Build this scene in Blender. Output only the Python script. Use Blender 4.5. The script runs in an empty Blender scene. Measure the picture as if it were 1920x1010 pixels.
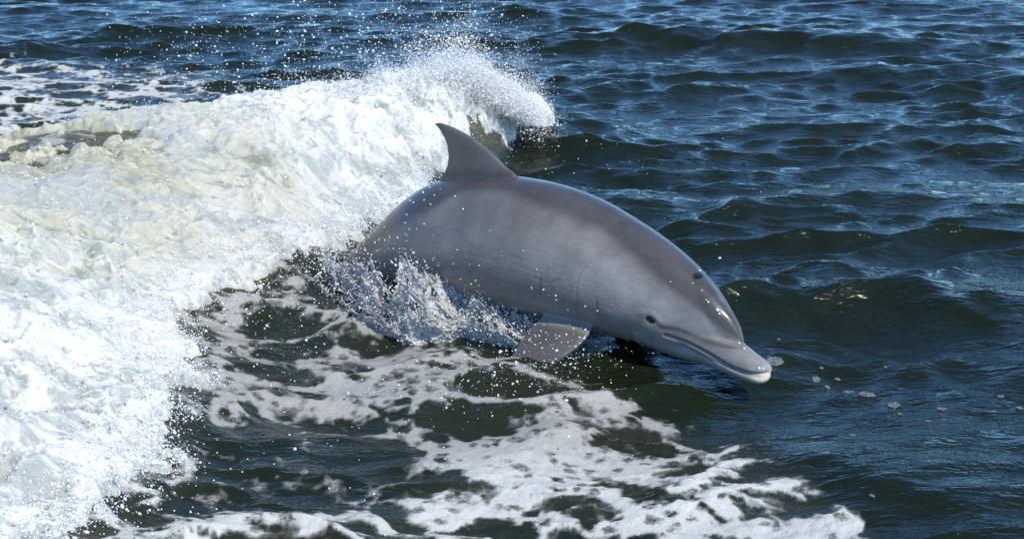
import bpy, bmesh, math, random
import numpy as np
from mathutils import Vector
from mathutils.bvhtree import BVHTree

random.seed(7)
rng = np.random.default_rng(11)
sc = bpy.context.scene
COL = sc.collection

# ------------------------------------------------------------------ camera
CAM_H = 2.0
PITCH = math.radians(17.0)
HFOV = math.radians(36.0)
cd = bpy.data.cameras.new("camera")
cam = bpy.data.objects.new("camera", cd)
COL.objects.link(cam)
cam.location = (0, 0, CAM_H)
cam.rotation_euler = (math.pi / 2 - PITCH, 0, 0)
cd.sensor_width = 36
cd.angle = HFOV
cd.clip_start = 0.05
cd.clip_end = 20000
sc.camera = cam

# ------------------------------------------------------------------ light
SUN_EL = math.radians(50)
SUN_AZ = math.radians(42)      # to the right of straight behind the camera
sun_dir = Vector((math.cos(SUN_EL) * math.sin(SUN_AZ), -math.cos(SUN_EL) * math.cos(SUN_AZ), math.sin(SUN_EL)))
sl = bpy.data.lights.new("sun", 'SUN')
sl.energy = 3.2
sl.angle = math.radians(0.5)
sl.color = (1.0, 0.945, 0.85)
so = bpy.data.objects.new("sun", sl)
COL.objects.link(so)
so.rotation_euler = sun_dir.to_track_quat('Z', 'Y').to_euler()
so.location = sun_dir * 30

w = bpy.data.worlds.new("World")
sc.world = w
w.use_nodes = True
wn = w.node_tree
sky = wn.nodes.new('ShaderNodeTexSky')
sky.sky_type = 'NISHITA'
sky.sun_disc = False
sky.sun_elevation = SUN_EL
sky.sun_rotation = math.atan2(sun_dir.x, sun_dir.y)
sky.altitude = 0
sky.air_density = 0.6
sky.dust_density = 0.0
sky.ozone_density = 2.2
bg = wn.nodes['Background']
bg.inputs['Strength'].default_value = 0.15
tint = wn.nodes.new('ShaderNodeMix'); tint.data_type = 'RGBA'; tint.blend_type = 'MULTIPLY'
tint.inputs[0].default_value = 1.0; tint.inputs[7].default_value = (0.78, 1.12, 1.32, 1)     # the camera's cool daylight balance
wn.links.new(sky.outputs[0], tint.inputs[6])
wn.links.new(tint.outputs[2], bg.inputs[0])

sc.view_settings.view_transform = 'Standard'
sc.view_settings.look = 'None'
sc.view_settings.exposure = 0.38
sc.view_settings.gamma = 1.0
sc.view_settings.use_curve_mapping = False
sc.cycles.max_bounces = 8
sc.cycles.diffuse_bounces = 3
sc.cycles.glossy_bounces = 4
sc.cycles.transmission_bounces = 6

# ------------------------------------------------------------------ photo geometry: a pixel of the 1920 x 1010 photograph as a ray
F = 960 / math.tan(HFOV / 2)
CP, SP = math.cos(PITCH), math.sin(PITCH)
CAMV = np.array([0, 0, CAM_H])


def ray(u, v):
    a = (u - 960) / F
    b = (505 - v) / F
    return np.array([a, CP + b * SP, -SP + b * CP])


def at_y(u, v, y):
    d = ray(u, v)
    return CAMV + d * (y / d[1])


def on_z(u, v, z=0.0):
    d = ray(u, v)
    return CAMV + d * ((z - CAM_H) / d[2])


# ------------------------------------------------------------------ vector noise
_p = rng.permutation(256)
_perm = np.concatenate([_p, _p, _p])
_ang = rng.uniform(0, 2 * np.pi, 256)
_g2 = np.stack([np.cos(_ang), np.sin(_ang)], 1)
_g3 = rng.normal(size=(256, 3))
_g3 /= np.linalg.norm(_g3, axis=1)[:, None]


def perlin2(x, y):
    xi = np.floor(x).astype(np.int64); yi = np.floor(y).astype(np.int64)
    xf = x - xi; yf = y - yi
    xi &= 255; yi &= 255
    u = xf * xf * xf * (xf * (xf * 6 - 15) + 10)
    v = yf * yf * yf * (yf * (yf * 6 - 15) + 10)

    def g(ix, iy, dx, dy):
        h = _perm[_perm[ix] + iy]
        q = _g2[h]
        return q[..., 0] * dx + q[..., 1] * dy
    x1 = (xi + 1) & 255; y1 = (yi + 1) & 255
    a = g(xi, yi, xf, yf); b = g(x1, yi, xf - 1, yf)
    c = g(xi, y1, xf, yf - 1); d = g(x1, y1, xf - 1, yf - 1)
    return ((a + u * (b - a)) * (1 - v) + (c + u * (d - c)) * v) * 1.5


def fbm2(x, y, octs=4, gain=0.5, lac=2.03):
    s = 0; a = 1.0; t = 0
    for k in range(octs):
        s = s + a * perlin2(x + 17.3 * k, y - 9.1 * k)
        t += a
        a *= gain; x = x * lac; y = y * lac
    return s / t


def perlin3(x, y, z):
    xi = np.floor(x).astype(np.int64); yi = np.floor(y).astype(np.int64); zi = np.floor(z).astype(np.int64)
    xf = x - xi; yf = y - yi; zf = z - zi
    fu = lambda t: t * t * t * (t * (t * 6 - 15) + 10)
    u, v, w_ = fu(xf), fu(yf), fu(zf)
    res = 0
    for i in (0, 1):
        for j in (0, 1):
            for k in (0, 1):
                h = _perm[_perm[_perm[(xi + i) & 255] + ((yi + j) & 255)] + ((zi + k) & 255)]
                q = _g3[h]
                val = q[..., 0] * (xf - i) + q[..., 1] * (yf - j) + q[..., 2] * (zf - k)
                res = res + val * (u if i else 1 - u) * (v if j else 1 - v) * (w_ if k else 1 - w_)
    return res * 1.5


def sstep(a, b, x):
    t = np.clip((x - a) / (b - a), 0, 1)
    return t * t * (3 - 2 * t)


# ------------------------------------------------------------------ mesh helpers
def mesh_np(name, co, faces, attrs=None, smooth=True):
    """co (n,3); faces (m,4) or (m,3)."""
    me = bpy.data.meshes.new(name)
    co = np.ascontiguousarray(co, dtype=np.float32)
    faces = np.ascontiguousarray(faces, dtype=np.int32)
    m, k = faces.shape
    me.vertices.add(len(co)); me.vertices.foreach_set('co', co.ravel())
    me.loops.add(m * k); me.loops.foreach_set('vertex_index', faces.ravel())
    me.polygons.add(m)
    me.polygons.foreach_set('loop_start', np.arange(0, m * k, k, dtype=np.int32))
    me.polygons.foreach_set('loop_total', np.full(m, k, dtype=np.int32))
    me.update(calc_edges=True)
    if smooth:
        me.polygons.foreach_set('use_smooth', np.ones(m, dtype=bool))
    for nm, arr in (attrs or {}).items():
        if arr.ndim == 1:
            a = me.attributes.new(nm, 'FLOAT', 'POINT'); a.data.foreach_set('value', arr.astype(np.float32))
        else:
            a = me.attributes.new(nm, 'FLOAT_COLOR', 'POINT')
            c4 = np.ones((len(arr), 4), np.float32); c4[:, :3] = arr
            a.data.foreach_set('color', c4.ravel())
    me.validate()
    return me


def link(name, me, mat=None, parent=None, label=None, cat=None, group=None, kind=None):
    o = bpy.data.objects.new(name, me)
    COL.objects.link(o)
    if mat is not None:
        me.materials.append(mat)
    if parent is not None:
        o.parent = parent
    if label: o['label'] = label
    if cat: o['category'] = cat
    if group: o['group'] = group
    if kind: o['kind'] = kind
    return o


def grid_faces(nr, nc):
    i = np.arange(nr - 1)[:, None] * nc + np.arange(nc - 1)[None, :]
    return np.stack([i, i + 1, i + nc + 1, i + nc], -1).reshape(-1, 4)


class NT:
    def __init__(s, name):
        s.m = bpy.data.materials.new(name); s.m.use_nodes = True
        s.t = s.m.node_tree; s.t.nodes.clear()
        s.out = s.t.nodes.new('ShaderNodeOutputMaterial')

    def n(s, typ, ins=None, **kw):
        nd = s.t.nodes.new(typ)
        for k, v in kw.items(): setattr(nd, k, v)
        for k, v in (ins or {}).items():
            if isinstance(v, bpy.types.NodeSocket): s.t.links.new(v, nd.inputs[k])
            else: nd.inputs[k].default_value = v
        return nd

    def math(s, op, a, b=0.0, c=None, clamp=False):
        ins = {0: a, 1: b}
        if c is not None: ins[2] = c
        return s.n('ShaderNodeMath', ins, operation=op, use_clamp=clamp).outputs[0]

    def ss(s, x, a, b, lo=0.0, hi=1.0):
        return s.n('ShaderNodeMapRange', {0: x, 1: a, 2: b, 3: lo, 4: hi}, interpolation_type='SMOOTHSTEP').outputs[0]

    def attr(s, name):
        return s.n('ShaderNodeAttribute', attribute_name=name, attribute_type='GEOMETRY')

    def noise(s, vec, scale, det=3.0, rough=0.5, dist=0.0):
        return s.n('ShaderNodeTexNoise', {'Vector': vec, 'Scale': scale, 'Detail': det, 'Roughness': rough, 'Distortion': dist}).outputs[0]

    def mixc(s, f, a, b):
        nd = s.n('ShaderNodeMix', data_type='RGBA')
        for idx, v in ((0, f), (6, a), (7, b)):
            if isinstance(v, bpy.types.NodeSocket): s.t.links.new(v, nd.inputs[idx])
            else: nd.inputs[idx].default_value = v if idx == 0 else (tuple(v) + (1,))[:4]
        return nd.outputs[2]



# ------------------------------------------------------------------ the sea: swell, chop, the boat's breaking wake wave
def seg_dist(x, y, P):
    """distance to polyline, arc fraction, signed side (+ = to the right of the direction of travel)"""
    P = np.asarray(P, float)
    d = np.full(x.shape, 1e9); s = np.zeros(x.shape); side = np.zeros(x.shape)
    n = len(P) - 1
    for k in range(n):
        ax, ay = P[k]; bx, by = P[k + 1]
        vx, vy = bx - ax, by - ay
        L2 = vx * vx + vy * vy
        t = np.clip(((x - ax) * vx + (y - ay) * vy) / L2, 0, 1)
        px, py = x - ax - t * vx, y - ay - t * vy
        dd = np.hypot(px, py)
        cr = vx * py - vy * px
        m_ = dd < d
        d = np.where(m_, dd, d); s = np.where(m_, (k + t) / n, s); side = np.where(m_, np.sign(cr), side)
    return d, s, side


# crest line of the breaking wave from its far right end to the near left
RIDGE = [(0.05, 9.2), (-0.28, 8.75), (-0.60, 8.2), (-1.02, 7.7), (-1.55, 7.3), (-2.05, 6.95), (-2.45, 6.4), (-2.62, 5.7), (-2.55, 5.0), (-2.45, 4.2), (-2.4, 3.2)]
#           0      .1     .2     .3     .4     .5     .6     .7     .8     .9    1
RH = [0.16, 0.42, 0.50, 0.50, 0.50, 0.50, 0.48, 0.46, 0.42, 0.34, 0.20]
RWF = [0.22, 0.36, 0.62, 1.02, 1.62, 1.80, 1.80, 1.85, 1.85, 1.80, 1.6]     # width down to the front foot
RWB = [0.30, 0.45, 0.55, 0.60, 0.65, 0.75, 0.9, 1.0, 1.0, 1.0, 1.0]
RS = np.linspace(0, 1, 11)


def macro(x, y):
    d, s, side = seg_dist(x, y, RIDGE)
    wn_ = 0.16 * fbm2(x * 1.3 + 5, y * 1.3, 3) + 0.05 * fbm2(x * 5, y * 5 + 3, 3)
    front = side > 0
    wid = np.where(front, np.interp(s, RS, RWF), np.interp(s, RS, RWB)) + wn_ * np.where(front, 1.5, 0.9)
    hgt = np.interp(s, RS, RH)
    q = np.clip(d / wid, 0, 1.0)
    prof = np.where(front, (1 - sstep(0, 1, q)) * 0.55 + 0.45 * (1 - sstep(0.25, 0.95, q)), 1 - sstep(0.05, 1, q))
    # a saddle of clear olive water behind the first foam lobe on the left
    e = 1.0 - 0.13 * np.exp(-(((x + 2.35) / 0.55) ** 2 + ((y - 6.55) / 0.24) ** 2))
    taper = sstep(0.0, 0.06, s)
    H = hgt * prof * e * np.where((s <= 0.001), np.exp(-(d / 0.35) ** 2), 1)
    # swell raised by the animal's back end, slight trough ahead of the beak
    H = H + 0.07 * np.exp(-(((x + 0.55) / 0.5) ** 2 + ((y - 6.15) / 0.5) ** 2))
    H = H - 0.075 * np.exp(-(((x - 0.75) / 0.55) ** 2 + ((y - 4.9) / 0.45) ** 2))
    # dark faced swell beyond the beak, and one off the right edge
    for cx, cy, lx, ly, a, rot in [(1.85, 5.95, 1.2, 0.20, 0.07, -0.10), (2.0, 5.25, 0.9, 0.16, 0.045, -0.10), (0.95, 4.45, 0.75, 0.20, 0.06, -0.72), (1.9, 3.7, 0.6, 0.16, 0.05, -0.1),
                                   (1.0, 7.6, 0.9, 0.14, 0.04, 0.05), (1.9, 7.7, 0.8, 0.12, 0.05, 0.05), (2.35, 12.9, 1.1, 0.16, 0.11, -0.12), (1.15, 13.2, 0.35, 0.14, 0.07, 0.0),
                                   (0.25, 9.0, 0.5, 0.22, 0.10, -0.5), (1.0, 10.6, 0.9, 0.14, 0.045, 0)]:
        c, sn = math.cos(rot), math.sin(rot)
        u = (x - cx) * c + (y - cy) * sn; v = -(x - cx) * sn + (y - cy) * c
        vv = v + 0.05 * perlin2(x * 2.1, y * 2.1) + 0.10 * (u / lx) ** 2
        H = H + a * np.exp(-(u / lx) ** 2) * np.where(vv < 0, np.exp(-(vv / ly) ** 2), np.exp(-(vv / (ly * 2.6)) ** 2))
    return H, d, s, side, prof


NW = 90
_wl = np.exp(rng.uniform(np.log(0.13), np.log(2.4), NW))
_wd = rng.normal(0, 0.52, NW) + np.pi / 2 * 1.0 + 0.12
_wph = rng.uniform(0, 2 * np.pi, NW)
_wamp = 0.036 * _wl / (2 * np.pi) * np.interp(_wl, [0.1, 0.7, 1.2, 2.4], [1.7, 0.85, 0.58, 0.46]) * (0.7 + 0.6 * rng.uniform(size=NW))


def chop(x, y, cell):
    """sum of directional waves; returns dx, dy, dz.  cell = local grid size, short waves fade where it is coarse"""
    wx = x + 0.22 * perlin2(x * 0.55, y * 0.55) + 0.05 * perlin2(x * 2.3 + 9, y * 2.3)
    wy = y + 0.22 * perlin2(x * 0.55 + 40, y * 0.55 + 7) + 0.05 * perlin2(x * 2.3, y * 2.3 + 31)
    gm = 0.75 + 0.55 * perlin2(x * 0.45 + 3, y * 0.7 + 8)
    dx = np.zeros_like(x); dy = np.zeros_like(x); dz = np.zeros_like(x)
    for L, a, th, ph in zip(_wl, _wamp, _wd, _wph):
        k = 2 * np.pi / L
        cx, cy = math.cos(th), math.sin(th)
        f = np.clip(L / (cell * 4) - 0.6, 0, 1)
        arg = k * (wx * cx + wy * cy) + ph
        c, s = np.cos(arg), np.sin(arg)
        dz += a * c * f * gm
        dx -= 0.85 * a * cx * s * f; dy -= 0.85 * a * cy * s * f
    return dx, dy, dz


# ---- foam density on the surface, from strokes laid on the water plane
def G(pts):
    return [tuple(on_z(u, v, 0.0)[:2]) for u, v in pts]


FIELD = G([(250, 560), (330, 548), (620, 520), (760, 560), (1000, 640), (1110, 690), (1210, 750), (1300, 792), (1400, 845), (1480, 880), (1560, 930), (1660, 1010), (1750, 1100), (-300, 1200), (-300, 800)])
STROKES = [  # polyline px, half width m, density change
    ([(420, 1005), (600, 985), (800, 940), (930, 890), (1040, 860)], 0.10, 0.55),
    ([(860, 960), (960, 925), (1080, 915), (1200, 900), (1330, 900), (1480, 930), (1620, 1000)], 0.13, 0.6),
    ([(1160, 865), (1260, 850), (1380, 850)], 0.07, 0.45),
    ([(1010, 1000), (1200, 990), (1400, 985), (1560, 1000)], 0.09, 0.4),
    ([(420, 610), (520, 600), (640, 610)], 0.10, 0.35),
    ([(400, 690), (520, 720), (640, 690), (760, 700)], 0.10, 0.38),
    ([(640, 740), (780, 745), (900, 760), (1040, 800), (1140, 830)], 0.10, 0.28),
    ([(860, 700), (960, 720), (1060, 760), (1140, 770)], 0.08, 0.3),
    ([(1130, 785), (1200, 790), (1270, 800)], 0.06, 0.6),
    ([(380, 790), (600, 770), (760, 800)], 0.06, 0.25),
    ([(900, 830), (1040, 830), (1150, 850)], 0.07, 0.25),
    ([(700, 620), (860, 640), (980, 650)], 0.07, -0.25),
    ([(420, 850), (560, 870), (700, 870), (800, 880)], 0.14, -0.42),
    ([(380, 930), (560, 925), (700, 925)], 0.10, -0.35),
    ([(600, 780), (740, 785)], 0.05, -0.3),
    ([(980, 1000), (1080, 985), (1200, 1000)], 0.05, -0.9),
    ([(1160, 905), (1200, 930)], 0.03, -0.5),
    ([(1310, 945), (1350, 960)], 0.03, -0.5),
    ([(860, 985), (960, 965), (1000, 950)], 0.035, -0.5),
    ([(1130, 650), (1180, 700), (1230, 760)], 0.10, -0.7),
]
STROKES = [(G(p), w_, a_) for p, w_, a_ in STROKES]


def inside(x, y, P):
    r = np.zeros(x.shape, bool)
    n = len(P)
    for i in range(n):
        (x0, y0), (x1, y1) = P[i], P[(i + 1) % n]
        c = ((y0 > y) != (y1 > y)) & (x < (x1 - x0) * (y - y0) / (y1 - y0 + 1e-12) + x0)
        r ^= c
    return r


def foam_density(x, y):
    """0..1 how much of the surface is covered; the lace itself comes from noise"""
    f = np.zeros_like(x)
    near = (y > 2.4) & (y < 12.5) & (np.abs(x) < 6)
    xx, yy = x[near], y[near]
    wx = xx + 0.09 * fbm2(xx * 2.5, yy * 2.5, 3) + 0.03 * perlin2(xx * 11, yy * 11)
    wy = yy + 0.09 * fbm2(xx * 2.5 + 30, yy * 2.5, 3) + 0.03 * perlin2(xx * 11 + 5, yy * 11)
    P = FIELD + [FIELD[0]]
    d, _, _ = seg_dist(wx, wy, P)
    ins = inside(wx, wy, FIELD)
    sd = np.where(ins, d, -d)
    q = 0.50 * sstep(-0.05, 0.16, sd)
    for p, w_, a_ in STROKES:
        dd, _, _ = seg_dist(wx, wy, p)
        q = q + (a_ * 0.68 if a_ > 0 else a_ * 0.8) * np.exp(-(dd / w_) ** 2 * 0.7) * sstep(-0.02, 0.05, sd)
    # old foam behind the wave, upper left
    bx = sstep(-0.95, -2.3, wx + 0.25 * (wy - 9) * 0.6) * sstep(7.2, 7.9, wy) * sstep(12.2, 10.4, wy + 0.3 * wx + .6)
    q = np.maximum(q, 0.76 * bx)
    q = np.maximum(q, 0.45 * np.exp(-(((wx + 2.3) / 0.9) ** 2 + ((wy - 6.8) / 0.45) ** 2)))
    f[near] = q
    return f


def worley(x, y):
    """F1 and F2-F1"""
    xi = np.floor(x).astype(np.int64); yi = np.floor(y).astype(np.int64)
    f1 = np.full(x.shape, 9.0); f2 = np.full(x.shape, 9.0)
    for i in (-1, 0, 1):
        for j in (-1, 0, 1):
            h = _perm[_perm[(xi + i) & 255] + ((yi + j) & 255)]
            px = xi + i + (h % 16) / 15.0 * 0.9; py = yi + j + (_perm[h] % 16) / 15.0 * 0.9
            d = np.hypot(x - px, y - py)
            f2 = np.minimum(f2, np.maximum(f1, d)); f1 = np.minimum(f1, d)
    return f1, f2 - f1


def lace(x, y):
    """streaky cellular foam pattern, evenly spread over 0..1"""
    wx = x + 0.10 * fbm2(x * 2.2, y * 2.2, 3) + 0.035 * fbm2(x * 9, y * 9, 3); wy = y + 0.13 * fbm2(x * 2.2 + 11, y * 2.2 + 3, 3) + 0.035 * fbm2(x * 9 + 4, y * 9, 3)
    # cells drawn out along the flow, which runs back to the left
    u = wx * 0.95 - wy * 0.3; v = wx * 0.3 + wy * 0.95
    _, e1 = worley(u * 3.0, v * 4.2)
    _, e2 = worley(u * 8 + 7, v * 11 + 3)
    b = fbm2(u * 1.7 + 50, v * 2.8, 5, 0.6)
    c = fbm2(u * 14, v * 22, 3, 0.6)
    val = -0.85 * np.minimum(e1, 0.6) - 0.42 * np.minimum(e2, 0.6) + 0.50 * b + 0.20 * c
    _, e3 = worley(u * 19 + 1, v * 24 + 8)
    val = val - 0.16 * np.minimum(e3, 0.6)
    rk = np.empty(len(val)); rk[np.argsort(val)] = np.linspace(0, 1, len(val))
    return rk


# polar grid: fine in front of the camera, running on to the horizon all round
th = np.concatenate([np.radians(np.linspace(-180, -26, 70, endpoint=False)), np.radians(np.linspace(-26, 26, 960)), np.radians(np.linspace(26, 180, 71)[1:])])
r = np.concatenate([np.geomspace(0.4, 3.1, 24, endpoint=False), np.geomspace(3.1, 19.0, 930, endpoint=False), np.geomspace(19.0, 60, 130, endpoint=False), np.geomspace(60, 9000, 40)])
R_, T_ = np.meshgrid(r, th, indexing='ij')
X = (R_ * np.sin(T_)).ravel(); Y = (R_ * np.cos(T_)).ravel()
fine = np.abs(T_.ravel()) <= math.radians(26.1)
cell = np.where(fine, np.maximum(R_.ravel() * 0.00205, 0.002), np.maximum(R_.ravel() * 0.03, 0.05)) * np.where(R_.ravel() > 19, 4.5, 1)


def sea_height(x, y, cell):
    H, d, s, side, prof = macro(x, y)
    dx, dy, dz = chop(x, y, cell)
    calm = 1 - 0.45 * np.clip(prof, 0, 1)
    return dx * calm, dy * calm, dz * calm + H, prof, s, side


nr_, nc_ = R_.shape
foam = foam_density(X, Y)
fl = np.zeros_like(X)
m_ = foam > 0.01
fl[m_] = lace(X[m_], Y[m_])
cover = sstep(-0.16, 0.46, fl - (1 - foam)) * m_
# thin scattered residue
dx, dy, dz, prof, s_, side_ = sea_height(X, Y, cell)
thick = cover * (0.004 + 0.012 * np.clip(foam - 0.5, 0, 1))
mm = cover > 0.02
lump = np.zeros_like(X)
lump[mm] = fbm2(X[mm] * 14, Y[mm] * 18, 3, 0.6)
Z = dz + thick * (1 + 0.9 * lump)
silt = np.clip(sstep(0.02, 0.5, prof) + 0.25 * foam, 0, 1)
far = (R_.ravel() > 300)
Z = np.where(far, 0, Z)
co = np.stack([X + dx, Y + dy, Z], 1)


def water_material():
    t = NT('sea_water_with_foam')
    tc = t.n('ShaderNodeTexCoord').outputs['Object']
    cov = t.attr('cover').outputs['Fac']; dens = t.attr('density').outputs['Fac']; silt_ = t.attr('silt').outputs['Fac']
    yy_ = t.n('ShaderNodeSeparateXYZ', {0: tc}).outputs[1]
    whiter = t.math('MAXIMUM', t.ss(yy_, 6.6, 7.6), t.ss(yy_, 4.85, 4.35))  # foam colour set whiter far out and close in
    # fine breakup of the foam edge
    n_f = t.noise(tc, 38, 5, 0.68, 0.4)
    n_b = t.noise(tc, 160, 3, 0.6)
    f = t.math('ADD', cov, t.math('MULTIPLY', t.math('SUBTRACT', n_f, 0.5), 1.3))
    f = t.math('ADD', f, t.math('MULTIPLY', t.math('SUBTRACT', n_b, 0.5), 0.35))
    wv = t.n('ShaderNodeVectorMath', {0: t.n('ShaderNodeTexNoise', {'Vector': tc, 'Scale': 9.0, 'Detail': 3.0}).outputs[1]}, operation='SCALE')
    wv.inputs['Scale'].default_value = 0.10
    vo = t.n('ShaderNodeTexVoronoi', {'Vector': t.n('ShaderNodeVectorMath', {0: tc, 1: wv.outputs[0]}, operation='ADD').outputs[0], 'Scale': 15.0}, feature='F1').outputs[0]
    vo2 = t.n('ShaderNodeTexVoronoi', {'Vector': tc, 'Scale': 70.0}, feature='F1').outputs[0]
    f = t.math('SUBTRACT', f, t.math('MULTIPLY', t.ss(vo, 0.55, 0.15), 0.80))
    f = t.math('SUBTRACT', f, t.math('MULTIPLY', t.ss(vo2, 0.5, 0.1), 0.22))
    f = t.ss(f, -0.20, 0.78)
    f = t.math('MULTIPLY', f, t.ss(cov, 0.0, 0.25))
    # ripples
    mp = t.n('ShaderNodeMapping', {'Vector': tc, 'Scale': (0.55, 1.35, 1.0), 'Rotation': (0, 0, 0.14)}).outputs[0]
    r1 = t.noise(mp, 5.5, 4, 0.55, 0.7)
    r2 = t.noise(mp, 19, 3, 0.55, 0.9)
    r3 = t.noise(mp, 62, 2, 0.5, 0.5)
    gust = t.ss(t.noise(tc, 0.7, 2, 0.5), 0.35, 0.7, 0.55, 1.25)
    hh = t.math('ADD', t.math('MULTIPLY', r1, 0.62), t.math('ADD', t.math('MULTIPLY', r2, 0.23), t.math('MULTIPLY', r3, 0.05)))
    hh = t.math('MULTIPLY', hh, gust)
    b1 = t.n('ShaderNodeBump', {'Height': hh, 'Strength': 1.0, 'Distance': 0.055}).outputs[0]
    wc = t.mixc(silt_, (0.009, 0.014, 0.0055), (0.075, 0.075, 0.035))
    water = t.n('ShaderNodeBsdfPrincipled', {'Base Color': wc, 'Roughness': 0.035, 'IOR': 1.333, 'Normal': b1})
    fb = t.math('ADD', t.math('MULTIPLY', n_f, 0.6), t.math('MULTIPLY', n_b, 0.3))
    fb = t.math('ADD', fb, t.math('MULTIPLY', f, 0.5))
    b2 = t.n('ShaderNodeBump', {'Height': fb, 'Strength': 0.8, 'Distance': 0.012}).outputs[0]
    fc = t.mixc(t.ss(t.math('ADD', cov, t.math('MULTIPLY', t.math('SUBTRACT', n_f, 0.5), 0.6)), 0.1, 1.15), (0.12, 0.13, 0.115), t.mixc(whiter, (0.40, 0.395, 0.355), (0.64, 0.635, 0.58)))
    foam_ = t.n('ShaderNodeBsdfPrincipled', {'Base Color': fc, 'Roughness': 0.55, 'IOR': 1.33, 'Normal': b2})
    mx = t.n('ShaderNodeMixShader', {0: f, 1: water.outputs[0], 2: foam_.outputs[0]})
    t.t.links.new(mx.outputs[0], t.out.inputs[0])
    return t.m


# columns wrap round at -180/180; close with a face strip and a centre cap left open under the camera's boat side
faces = grid_faces(nr_, nc_)
sea_me = mesh_np('sea', co, faces, {'cover': cover, 'density': np.clip(foam, 0, 1), 'silt': silt})
sea = link('sea', sea_me, water_material(), kind='structure')
sea['label'] = 'dark blue-green choppy sea with thin grey foam drifting on it'

# ------------------------------------------------------------------ the white water of the breaking wave
gx = np.linspace(-4.6, 0.55, 600); gy = np.linspace(3.0, 9.75, 720)
GX, GY = np.meshgrid(gx, gy); xs, ys = GX.ravel(), GY.ravel()
dx, dy, dz, prof, s_, side_ = sea_height(xs, ys, np.full(xs.shape, 0.012))
nA = fbm2(xs * 1.6 + 3, ys * 1.6, 4, 0.6)
nB = fbm2(xs * 6 + 8, ys * 6, 4, 0.6)
nC = np.abs(fbm2(xs * 3.3 + 21, ys * 3.3 + 4, 4, 0.55))
edge = prof + 0.10 * nA + 0.16 * nB
mask = sstep(0.10, 0.24, edge)
# back side: foam ends soon behind the crest
bare = 0.62 * np.exp(-(((xs + 2.30) / 0.62) ** 2 + ((ys - 6.72) / 0.22) ** 2)) + 0.7 * np.exp(-(((xs + 1.9) / 0.4) ** 2 + ((ys - 6.95) / 0.12) ** 2))
mask = mask * (1 - 0.96 * sstep(0.25, 0.9, bare + 0.6 * nB))
fend = np.exp(-(((xs - 0.02) / 0.34) ** 2 + ((ys - 8.3) / 0.36) ** 2))
mask = mask * (1 - sstep(0.45, 0.7, fend + 0.3 * nB))
mask *= np.where((side_ < 0), sstep(0.30, 0.55, prof + 0.25 * nB), 1)
cream = 0.85 * np.clip(np.exp(-(((xs + 2.1) / 1.2) ** 2 + ((ys - 6.6) / 0.75) ** 2)) * 1.15, 0, 1)
amp = (0.35 + 0.65 * sstep(0.15, 0.6, prof)) * (1 - 0.62 * cream)
flow = fbm2(xs * 2.2 + ys * 1.3 + 8, (ys * 1.1 - xs * 1.9) * 4.0, 4, 0.55)
bill = 0.066 * (0.75 - 2.2 * nC) + 0.030 * flow + 0.024 * (0.6 - 2.0 * np.abs(fbm2(xs * 8 + 3, ys * 8, 3, 0.5))) + 0.010 * (0.5 - 1.7 * np.abs(fbm2(xs * 22, ys * 22 + 7, 3, 0.65))) + 0.004 * perlin2(xs * 60, ys * 60)
zf = dz + amp * bill + 0.03 - 0.14 * (1 - mask)
ddx = 0.05 * fbm2(xs * 4 + 70, ys * 4, 3) * amp
ddy = (0.05 * fbm2(xs * 4, ys * 4 + 90, 3) - 0.03 * bill / 0.1) * amp
cof = np.stack([xs + dx + ddx, ys + dy + ddy, zf], 1)
ff = grid_faces(720, 600)
keep = (mask[ff] > 0.02).any(1)
ff = ff[keep]
used = np.zeros(len(xs), bool); used[ff.ravel()] = True
remap = np.cumsum(used) - 1
tint = np.clip(1.15 * cream + 0.5 * nA + 0.35 * np.exp(-(((xs + 2.3) / 0.7) ** 2 + ((ys - 5.4) / 0.6) ** 2)), 0, 1)
low = np.clip(0.5 - bill / 0.12, 0, 1)
wave_me = mesh_np('breaking_wave_foam', cof[used], remap[ff], {'mask': mask[used], 'tint': tint[used], 'low': low[used]})


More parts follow.
